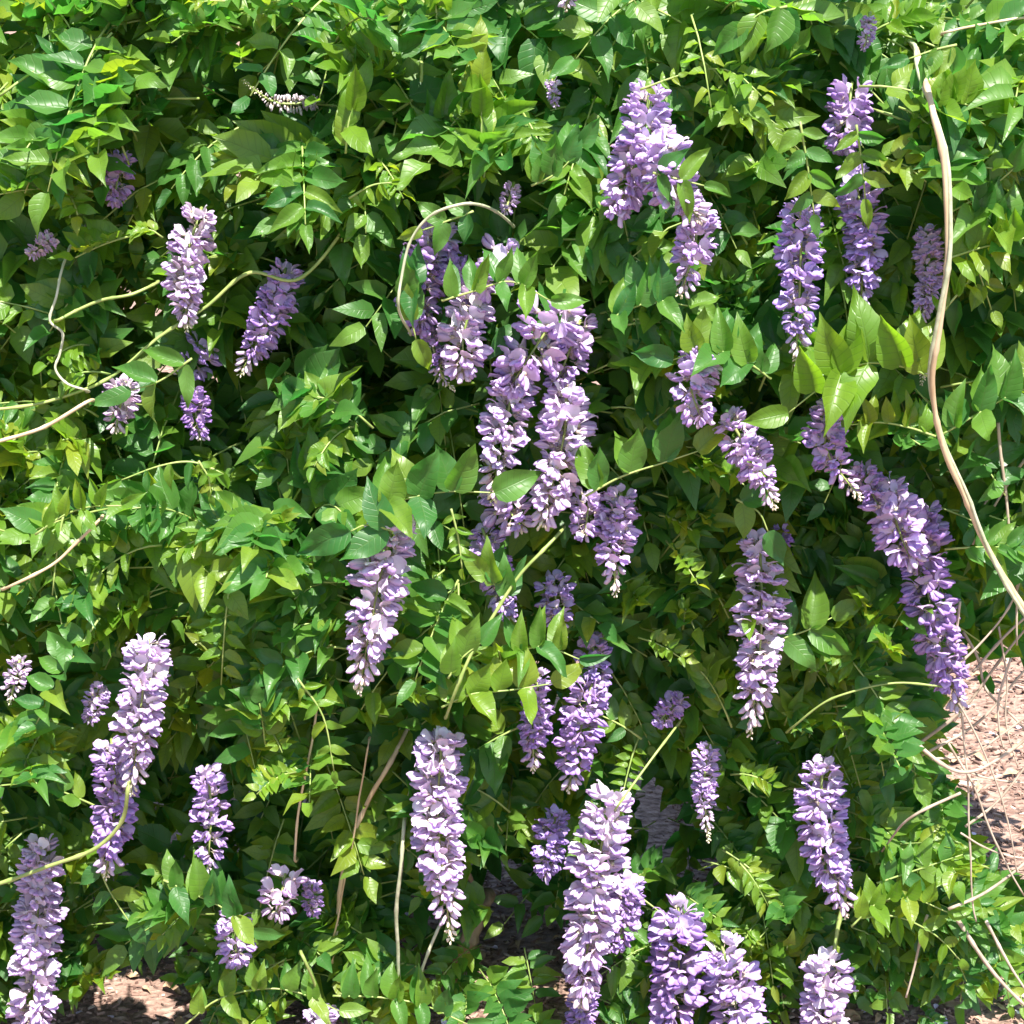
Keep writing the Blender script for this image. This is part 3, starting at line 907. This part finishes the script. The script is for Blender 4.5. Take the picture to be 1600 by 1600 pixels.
stem('vine_stem', [(655, 1110, .1), (610, 1190), (575, 1255), (548, 1320), (528, 1420), (520, 1500)], 10, .09, M_TSTEM, 'tan straw coloured stem slanting down left of the long pale cluster')
stem('vine_stem', [(505, 1040, .05), (490, 1140), (470, 1250), (462, 1340)], 5, .03, M_TSTEM, 'thin brown upright stem left of centre in the lower foliage')
stem('vine_stem', [(575, 1160), (560, 1260), (540, 1380), (520, 1460)], 4, .06, M_TSTEM, 'thin straw stem beside the slanting tan one')
stem('vine_stem', [(470, 1490), (497, 1550), (520, 1620)], 7, -.10, M_GSTEM, 'green stem at bottom left of the bare stems')
stem('vine_stem', [(1330, 1370, .03), (1312, 1440), (1300, 1500)], 9, -.03, M_GSTEM, 'short green stem entering the pale bottom right cluster')
stem('vine_stem', [(1065, 1120, .14), (1035, 1160, .06), (985, 1230), (960, 1265)], 5, -.09, M_GSTEM, 'short green stem above the faded top of the longest cluster')
stem('vine_stem', [(1235, 1140, .04), (1300, 1090), (1400, 1068), (1480, 1075)], 4.5, -.09, M_GSTEM, 'long thin green stem arching above the mulch')
stem('vine_stem', [(660, 95, .02), (655, 150), (600, 190), (565, 235, .05)], 7, .0, M_GSTEM, 'green stem in dark foliage at top left of centre')
stem('vine_stem', [(130, 75), (60, 110), (0, 150)], 5, -.06, M_GSTEM, 'thin green stem in the top left corner')
stem('vine_stem', [(1600, 25), (1530, 40), (1475, 55)], 5, -.06, M_TSTEM, 'tan stem in the top right corner')

TW = [([(1420, 1150), (1500, 1205), (1580, 1175), (1660, 1105)], 8, 'long curved bare twig arching over the sunlit mulch at right'),
      ([(1432, 1165), (1510, 1100), (1560, 1035), (1620, 960)], 7, 'straight bare twig rising right from the dark foliage over the mulch'),
      ([(1440, 1180), (1530, 1125), (1590, 1060), (1640, 1000)], 6, 'second bare twig running beside the straight rising one'),
      ([(1610, 640), (1575, 720), (1540, 790), (1520, 850)], 8, 'bleached bare twig at the right edge beside the thick stem'),
      ([(1620, 700), (1590, 735), (1555, 790)], 7, 'short bleached twig crossing the longer one at the right edge'),
      ([(1500, 940), (1495, 1030), (1500, 1120), (1512, 1250), (1518, 1400), (1525, 1440)], 5, 'thin bare upright twig hanging in front of the mulch'),
      ([(1580, 1030), (1560, 1090), (1562, 1140), (1570, 1170)], 5, 'short wavy twig above the curved bare twig'),
      ([(1490, 1430), (1540, 1500), (1590, 1560), (1640, 1610)], 9, 'bare brown branch slanting to the bottom right corner'),
      ([(1540, 1440), (1575, 1500), (1610, 1560)], 7, 'thin branch beside the slanting corner branch'),
      ([(1480, 1420), (1540, 1395), (1600, 1350), (1650, 1300)], 7, 'pale bare twig rising to the right edge below the mulch'),
      ([(1508, 1290), (1560, 1250), (1640, 1150)], 6, 'thin straight twig crossing the upper mulch'),
      ([(1490, 1200), (1550, 1218), (1640, 1225)], 5, 'thin low twig lying level across the mulch'),
      ([(1505, 985), (1530, 1030), (1545, 1080), (1600, 1140), (1640, 1220)], 6, 'bent dark twig between the purple cluster and right edge'),
      ([(1450, 1430), (1430, 1500), (1415, 1560)], 6, 'short dry twig leaning left in the bottom right shade'),
      ([(1500, 1240, .0), (1420, 1280), (1380, 1330, .1)], 6, 'dry twig entering the leaves left of the mulch'),
      ([(1560, 660), (1570, 760), (1585, 900), (1590, 1010)], 6, 'upright dry stem in the shade right of the thick stem')]
TW += [([(1470, 1060), (1530, 1010), (1575, 950), (1600, 880)], 5, 'fine dry twig curving up beside the tip of the large purple cluster'),
       ([(1455, 1185), (1520, 1175), (1600, 1125), (1650, 1080)], 5, 'fine level twig in the middle of the tangle over the mulch'),
       ([(1560, 980), (1575, 1060), (1572, 1130), (1590, 1200)], 4, 'thin dangling twig near the right edge above the mulch'),
       ([(1480, 1160), (1520, 1230), (1560, 1320), (1600, 1400)], 5, 'dark twig slanting down right across the mulch'),
       ([(1495, 1100), (1540, 1180), (1575, 1280), (1590, 1360)], 4, 'thin dark twig right of the slanting one on the mulch'),
       ([(1520, 1050), (1580, 985), (1640, 930)], 6, 'pale dry twig rising to the right edge under the thick stem'),
       ([(1500, 1300), (1560, 1330), (1640, 1345)], 4, 'fine twig low across the lower part of the mulch')]
for px, w, lab in TW:
    stem('bare_twig', px, w * 1.1, .02 + rnd(-.03, .06), M_TWIG, lab, 'twig', 'bare twigs at the right', taper=.6, keep=False, y0=-.02, plunge=False)

# ------------------------------------------------------------------ hand-placed leaves
HAND = [
 # px path, depth offset, mode, leaflet length mm, stations, width ratio, young or backlight put into the colour, label
 ([(1457, 592), (1420, 575), (1350, 568), (1290, 600), (1232, 645)], -.12, 'up', 112, 6, .66, 1, 'large bright translucent leaf with leaflets standing up left of the thick stem'),
 ([(1470, 680), (1530, 645), (1590, 612), (1660, 590)], -.12, 'up', 92, 5, .62, 0, 'leaf with upright leaflets rising right from the thick stem'),
 ([(1462, 682), (1420, 668), (1375, 660), (1325, 664)], -.11, 'up', 58, 5, .58, 1, 'leaf of small upright leaflets left of the thick stem'),
 ([(1205, 592), (1170, 568), (1110, 545), (1052, 562)], -.11, 'up', 82, 5, .70, 0, 'arching leaf with upright leaflets over the mixed lilac cluster'),
 ([(585, 795), (640, 778), (700, 768), (772, 770)], -.12, 'up', 100, 4, .68, 0, 'broad dark leaf with upright leaflets left of the central flowers'),
 ([(915, 775), (970, 745), (1030, 725), (1090, 705)], -.12, 'up', 96, 4, .66, 0, 'broad upright leaf right of the central pair of flowers'),
 ([(615, 830), (575, 820), (548, 830)], -.13, 'flat', 118, 2, .64, 0, 'single large glossy leaf pointing left above the leaning cluster'),
 ([(950, 500), (990, 480), (1030, 470), (1075, 478)], -.10, 'up', 84, 4, .62, 0, 'leaf with upright leaflets between centre and upper right flowers'),
 ([(752, 235), (752, 170), (748, 85)], -.10, 'up', 82, 4, .60, 1, 'bright upright leaf near the top centre against dark shade'),
 ([(1452, 168), (1490, 160), (1535, 170)], -.12, 'up', 78, 4, .66, 1, 'bright leaf at the top of the thick stem on its right side'),
 ([(1250, 190), (1262, 260), (1272, 335)], -.09, 'flat', 58, 5, .56, 0, 'hanging leaf with paired leaflets above the long blue-violet cluster'),
 ([(1338, 195), (1346, 250), (1352, 310)], -.09, 'flat', 62, 4, .52, 0, 'hanging leaf with leaflets pointing right above the violet cluster'),
 ([(690, 1105), (735, 1085), (800, 1078), (862, 1068)], -.12, 'up', 74, 5, .66, 1, 'bright upright leaf at the lower end of the slanting stem'),
 ([(700, 1060), (720, 1030), (750, 1005)], -.12, 'up', 84, 3, .66, 0, 'broad bright leaf overlapping the slanting stem'),
 ([(795, 935), (775, 915), (760, 905)], -.11, 'up', 86, 3, .60, 0, 'oval leaf pair halfway along the slanting stem'),
 ([(800, 1020), (850, 1010), (905, 1030)], -.11, 'up', 78, 4, .50, 0, 'leaf with narrow upright leaflets in front of the bluish clusters'),
 ([(520, 1556), (590, 1558), (660, 1570), (730, 1600)], -.10, 'up', 66, 6, .58, 0, 'leaf with upright leaflets crossing the foot of the bare stems'),
 ([(285, 1605), (340, 1562), (410, 1545), (470, 1552), (530, 1580)], -.10, 'up', 62, 6, .64, 0, 'arching bright leaf at the bottom edge right of the mulch'),
 ([(255, 1375), (310, 1400), (350, 1420), (395, 1455)], -.10, 'up', 76, 5, .60, 0, 'leaf with upright leaflets above the short lilac cluster'),
 ([(1330, 1448), (1370, 1412), (1420, 1402), (1480, 1425)], -.10, 'up', 56, 6, .62, 1, 'arching yellow-green leaf right of the lilac cluster near the mulch'),
 ([(1370, 1380), (1430, 1360), (1505, 1335)], -.09, 'flat', 66, 5, .58, 0, 'leaf pointing right over the edge of the mulch'),
 ([(1340, 1435), (1400, 1432), (1460, 1460), (1500, 1500)], -.08, 'flat', 48, 5, .52, 1, 'drooping young yellow-green leaf at the lower right'),
 ([(465, 1060), (505, 1120), (522, 1205)], -.10, 'flat', 40, 5, .48, 1, 'hanging yellow-green young leaf left of the leaning cluster tip'),
 ([(545, 310), (580, 290), (612, 285)], -.11, 'hang', 40, 4, .42, 1, 'drooping yellow young leaf at upper left of centre'),
 ([(55, 835), (100, 805), (140, 792), (190, 790)], -.12, 'up', 58, 5, .50, 1, 'yellow-green leaf glowing at the middle left edge'),
 ([(705, 795), (716, 840), (722, 888)], -.12, 'flat', 30, 5, .50, 1, 'tiny pale yellow leaf between leaning and central clusters'),
 ([(680, -15), (682, 25), (684, 65)], -.09, 'flat', 36, 4, .56, 1, 'small yellow-green leaf hanging from the top edge'),
 ([(150, 1340), (170, 1390), (205, 1445)], -.07, 'flat', 60, 3, .66, 0, 'hanging leaf with broad oval leaflets right of the tall corner cluster'),
 ([(1215, 1000), (1260, 985), (1300, 965)], -.08, 'flat', 92, 3, .60, 0, 'large dark glossy leaf right of the large bright right cluster'),
 ([(1150, 780), (1185, 800), (1200, 830)], -.11, 'flat', 80, 2, .72, 0, 'broad dark leaf over the top of the large bright right cluster'),
 ([(1495, 70), (1460, 78), (1420, 92)], -.21, 'hang', 66, 4, .58, 0, 'leaf hanging over the upper end of the thick bare stem'),
 ([(1230, 10), (1190, 20), (1165, 40)], -.12, 'hang', 96, 3, .70, 0, 'large pale broad leaf hanging at the top right'),
 ([(540, 240), (545, 190), (560, 150)], -.12, 'up', 88, 4, .56, 1, 'yellow tinged upright leaf left of the dark hollow at top'),
 ([(300, 560), (250, 595), (205, 610)], -.09, 'flat', 96, 3, .46, 0, 'long horizontal leaf over the dark purple shaded cluster'),
 ([(1580, 380), (1550, 350), (1500, 300)], -.10, 'up', 92, 4, .60, 0, 'leaf with large leaflets at right edge beside the thick stem'),
 ([(1478, 405), (1540, 385), (1610, 370)], -.11, 'up', 74, 5, .64, 1, 'bright leaf growing right from the middle of the thick stem'),
 ([(1478, 335), (1540, 300), (1610, 240)], -.10, 'up', 84, 5, .56, 0, 'leaf slanting up right from the upper thick stem'),
 ([(1462, 500), (1500, 455), (1520, 430)], -.10, 'up', 60, 4, .34, 1, 'tuft of narrow young leaflets right of the thick stem'),
 ([(650, 440), (640, 480), (650, 530)], -.12, 'up', 80, 4, .56, 0, 'leaf curling inside the lower end of the arching stem'),
 ([(690, 470), (740, 455), (800, 440), (860, 470)], -.13, 'up', 76, 5, .50, 0, 'leaf of narrow upright leaflets in front of the lilac clusters by the arch'),
 ([(1020, 270), (1060, 280), (1100, 290)], -.13, 'flat', 70, 3, .50, 0, 'leaf lying across the lilac cluster sloping right'),
 ([(830, 290), (870, 270), (910, 230)], -.10, 'up', 84, 4, .62, 0, 'leaf left of the broad upper right lilac cluster'),
 ([(740, 330), (700, 345), (660, 360)], -.12, 'flat', 60, 3, .68, 0, 'leaf hanging at the top of the arching stem'),
 ([(1000, 140), (1040, 125), (1060, 118)], -.10, 'flat', 22, 4, .62, 1, 'tuft of tiny yellow leaflets above the broad upper right cluster'),
 ([(310, 720), (325, 745), (330, 775)], -.10, 'flat', 30, 4, .56, 1, 'tiny yellow leaf in front of the dark hollow at left'),
 ([(350, 740), (300, 722), (250, 728), (190, 750)], -.09, 'hang', 56, 5, .40, 0, 'drooping leaf along the upper rim of the dark left hollow'),
]
n_things = 0
for (px, off, mode, ll, n, wr, yg, lab) in HAND:
    y = surf0(*px[len(px) // 2]) + off
    pts, lv = path_leaf(px, y, mode, ll, n, wr)
    leaf_thing(pts, lv, lab, 'compound leaves of the vine', bool(yg))
    n_things += 1


# ------------------------------------------------------------------ the rest of the foliage
def seg_dist(p, a, b):
    d = b - a
    t = max(0, min(1, (p - a).dot(d) / max(1e-6, d.dot(d))))
    return (p - (a + d * t)).length


def covered(lv, y_margin=.05):
    hits = 0
    for (P, q, nn, s, w) in lv:
        for f in (.35, .85):
            c = P + q * s * f
            uv = Vector(project(c))
            for pts, r, y in CAPS:
                if c.y > y + .03: continue
                if any(seg_dist(uv, a, b) < r * 1.0 + 6 for a, b in zip(pts, pts[1:])): hits += 1
            for pts, r, y in STEM_CAPS:
                if c.y > y: continue
                if any(seg_dist(uv, a, b) < r for a, b in zip(pts, pts[1:])): hits += 1
    return hits


USED = set()


def leaf_label(pts, lv, yg, u, v):
    head = describe(pts, lv, yg)
    for k in range(5):
        lab = head + ' %s the %s' % nearest_name(u, v, k)
        if lab not in USED: break
    USED.add(lab)
    return lab


def nearest_name(u, v, rank=0):
    near = []
    for short, px, w in SHORT:
        d = min(seg_dist(Vector((u, v)), Vector(a), Vector(b)) for a, b in zip(px, px[1:]))
        near.append((d, short, (Vector(px[0]) + Vector(px[-1])) / 2, px))
    near.sort(key=lambda q: q[0])
    d, short, m, px = near[rank]
    top, bot = min(px[0][1], px[-1][1]), max(px[0][1], px[-1][1])
    if v < top - 10: rel = 'above'
    elif v > bot + 10: rel = 'below'
    else: rel = 'left of' if u < m.x else 'right of'
    return rel, short


NUM = ['no', 'one', 'two', 'three', 'four', 'five', 'six', 'seven', 'eight', 'nine', 'ten', 'eleven', 'twelve', 'thirteen', 'fourteen', 'fifteen']


def describe(pts, lv, yg):
    a, b = project(pts[0]), project(pts[-1])
    dx, dy = b[0] - a[0], b[1] - a[1]
    if math.hypot(dx, dy) < 60: d = 'pointing outward'
    else:
        k = int(round((90 - math.degrees(math.atan2(-dy, dx))) / 30)) % 12
        d = "towards " + ['twelve', 'one', 'two', 'three', 'four', 'five', 'six', 'seven', 'eight', 'nine', 'ten', 'eleven'][k] + " o'clock"
    n = NUM[min(15, len(lv))]
    return ('yellow-green' if yg else 'green') + ' ' + n + '-leaflet leaf ' + d + ','


def random_leaf(u, v, y, small=1.0):
    base = at(u, v, y)
    left = np.interp(u, [0, 500, 1100, 1600], [-.5, -.15, .15, .5])
    q = Vector((u / 210, v / 210, 0))
    fx, fz, fn = noise.noise(q), noise.noise(q + Vector((9, 3, 7))), noise.noise(q + Vector((3, 17, 2)))
    d = Vector((left + 1.5 * fx + random.gauss(0, .38), -abs(random.gauss(.35, .25)), 1.0 * fz + random.gauss(.05, .28)))
    nrm = Vector((fn * .6 + random.gauss(-.05, .18), -rnd(.35, 1.0), rnd(.35, 1.0))).normalized()
    s = rnd(.72, 1.12) * small * float(np.interp(v, [0, 800, 1600], [1.08, 1.0, .86]))
    L = rnd(.14, .22) * s
    n = random.choice((4, 5, 6, 6, 7))
    return compound(base, d, nrm, L, n, rnd(.049, .074) * s, rnd(.42, .58), upb=rnd(-.15, .75), droop=rnd(.1, .6))


def density(u, v):
    if open_ground(u, v): return 0
    if v > 1440 and u > 1380: return .5
    if u > 1500 and v > 620: return .85
    return 1


GAPS = [(at(205, 1562, .30), .105), (at(275, 1575, .28), .07)]


def on_patch(lv):
    for (P, q, nn, s, w) in lv:
        for f in (.0, .5, 1.0):
            u, v = project(P + q * s * f)
            if ((u - 215) / 78) ** 2 + ((v - 1570) / 38) ** 2 < 1: return True
            if 1010 < v < 1400 and u < 1640 and (v < 1270 or u < 1575) and open_ground(u - 14, v) and random.random() < .22: return True
    return False


def in_gap(p):
    for g, r in GAPS:
        d = p - Vector((g.x, g.y, 0))
        if (d - SUN_TO * d.dot(SUN_TO)).length < r: return True
    return False


TARGET = 300
cells = [(i, j) for i in range(18) for j in range(18)]
tries = 0
order = []
while n_things < TARGET and tries < 6000:
    if not order:
        order = cells[:]
        random.shuffle(order)
    i, j = order.pop()
    tries += 1
    u = -40 + (i + random.random()) / 18 * 1680
    v = -40 + (j + random.random()) / 18 * 1680
    if random.random() > density(u, v): continue
    h = hollow(u, v)
    if h > .1 and random.random() < .85: continue
    y = surf(u, v) + rnd(-.05, .05)
    yg = random.random() < np.interp(u, [0, 550, 1600], [.42, .15, .15])
    pts, lv = random_leaf(u, v, y, .55 if yg else 1)
    uc, vc = project(pts[4])
    if not (0 < uc < 1600 and 0 < vc < 1600) or open_ground(*project(pts[-1])): continue
    if on_patch(lv) or in_gap(pts[3]) or in_gap(pts[-1]): continue
    if covered(lv) > (2 if random.random() < .3 else 0): continue
    leaf_thing(pts, lv, leaf_label(pts, lv, yg, uc, vc), 'compound leaves of the vine', yg)
    n_things += 1
print('leaf things', n_things, 'tries', tries)

fol = Stuff()


def add_stuff(pts, lv, mi=0):
    fol.add(tri_tube(pts[::2] + [pts[-1]] if len(pts) > 4 else pts, (.0018, .0010)), Matrix.Identity(4), 0, 2)
    for (P, q, nn, s, w) in lv:
        fol.add(random.choice(LEAF_L), mat4(P, q, nn, w, s, s), random.random(), mi)


def layer(count, y0, y1, u0, u1, v0, v1, check, smin=.8):
    k = 0
    t = 0
    g = int(math.sqrt(count))
    cell = []
    while k < count and t < count * 6:
        t += 1
        if not cell:
            cell = [(i, j) for i in range(g) for j in range(g)]
            random.shuffle(cell)
        i, j = cell.pop()
        u, v = u0 + (i + random.random()) / g * (u1 - u0), v0 + (j + random.random()) / g * (v1 - v0)
        if random.random() > density(u, v): continue
        if y0 < .3 and hollow(u, v) > .09 and random.random() < (.92 if check else .8): continue
        y = surf(u, v) + rnd(y0, y1)
        pts, lv = random_leaf(u, v, y, rnd(smin, 1.1))
        if open_ground(*project(pts[-1])): continue
        if pts[-1].z < 0.04 or pts[0].z < .04: continue
        if check and covered(lv) > 0: continue
        if in_gap(pts[3]) or in_gap(pts[-1]) or on_patch(lv): continue
        add_stuff(pts, lv, 1 if random.random() < np.interp(u, [0, 550, 1600], [.42, .16, .16]) else 0)
        k += 1
    print('layer', k, t)


layer(520, .02, .14, -180, 1640, -60, 1640, True)
layer(700, .12, .34, -220, 1660, -160, 1620, False)
layer(650, .34, .62, -220, 1640, -200, 1560, False)
# the crown over the top edge of the picture and the low greens behind the twigs
for k in range(60):   # low greens beyond the twigs at the right edge
    u, v = random.choice(((rnd(1555, 1700), rnd(1270, 1430)), (rnd(1590, 1720), rnd(1130, 1300)), (rnd(1480, 1700), rnd(1440, 1600))))
    y = rnd(.35, .8)
    b_ = at(u, v, y)
    if b_.z < .06: continue
    pts, lv = random_leaf(u, v, y, rnd(.7, 1.0))
    if all(0.02 < q[0].z for q in lv) and not on_patch(lv): add_stuff(pts, lv)
layer(300, -.05, .20, -60, 1580, 1400, 1660, True, .55)
for (a, b, rx, ry, dd) in HOLLOWS:      # shaded leaves deep inside the hollows
    for k in range(int(6 + rx * ry / 500)):
        u, v = a + rnd(-1.2, 1.2) * rx, b + rnd(-1.2, 1.2) * ry
        if open_ground(u, v): continue
        y = surf0(u, v) + rnd(.26, .6)
        pts, lv = random_leaf(u, v, y, rnd(.8, 1.1))
        if all(0.03 < q[0].z for q in lv) and not in_gap(pts[3]) and not on_patch(lv): add_stuff(pts, lv)
for k in range(260):      # low shaded leaves near the ground under the vine
    u, v = rnd(-40, 1520), rnd(1360, 1600)
    y = rnd(.15, .6)
    if open_ground(u, v) or at(u, v, y).z < .05: continue
    pts, lv = random_leaf(u, v, y, rnd(.6, 1.0))
    if all(0.02 < q[0].z for q in lv) and not in_gap(pts[3]) and not on_patch(lv): add_stuff(pts, lv)
g = 36
for i in range(g):           # the far side of the vine, a leafy backing with no gaps
    for j in range(g):
        u, v = -150 + (i + random.random()) / g * 1760, -80 + (j + random.random()) / g * 1500
        if open_ground(u, v): continue
        pts, lv = random_leaf(u, v, surf0(u, v) + rnd(.58, .85), rnd(1.1, 1.35))
        if all(0.03 < q[0].z for q in lv) and not on_patch(lv): add_stuff(pts, lv)
for k in range(45):          # sprays going on to the right of the picture
    u, v = rnd(1600, 1800), rnd(150, 930)
    pts, lv = random_leaf(u, v, surf0(u, v) + rnd(-.05, .3), rnd(.8, 1.1))
    if not on_patch(lv): add_stuff(pts, lv)
k = 0
while k < 130:                # small fresh shoots on the outside
    u, v = rnd(0, 1560), rnd(0, 1560)
    if open_ground(u, v) or hollow(u, v) > .08: continue
    k += 1
    pts, lv = random_leaf(u, v, surf(u, v) - rnd(.02, .07), rnd(.38, .6))
    if covered(lv) == 0 and not on_patch(lv): add_stuff(pts, lv, 1)
layer(60, .05, .5, -250, 1700, -200, -40, False)
tag(fol.build('foliage', [M_LEAF, M_YOUNG_LIT, M_GSTEM]), 'dense mass of green vine leaves filling the depth behind the flowers', 'foliage', kind='stuff')

# ------------------------------------------------------------------ litter on the mulch
M_DRY = plain_mat('dry_leaf', (0.30, 0.18, 0.10), (0.48, 0.34, 0.22), 90, 0.9, 0.4)
M_FALLEN = plain_mat('fallen_petal', (0.60, 0.48, 0.70), (0.72, 0.62, 0.76), 120, 0.7, 0.2)
dry, fallen = Stuff(), Stuff()
for i in range(900):
    x, y = random.choice(((rnd(.6, 1.8), rnd(.2, 2.8)), (rnd(-1.1, .9), rnd(-.4, .8))))
    l = rnd(.02, .05)
    p_ = Vector((x, y, ground_z(x, y) + .012))
    if i % 2: dry.add(random.choice(LEAF_L), mat4(p_, Vector((rnd(-1, 1), rnd(-1, 1), 0)), ZUP + rvec(.25), l * .5, l, l), 0)
    else: fallen.add(random.choice(LEAF_L), mat4(p_, Vector((rnd(-1, 1), rnd(-1, 1), 0)), ZUP + rvec(.25), .010, .015, .012), 0)
tag(dry.build('dry_leaves', [M_DRY]), 'dry brown fallen leaves lying on the mulch', 'leaf litter', kind='stuff')
tag(fallen.build('fallen_petals', [M_FALLEN]), 'pale lilac fallen petals lying on the mulch', 'petals', kind='stuff')
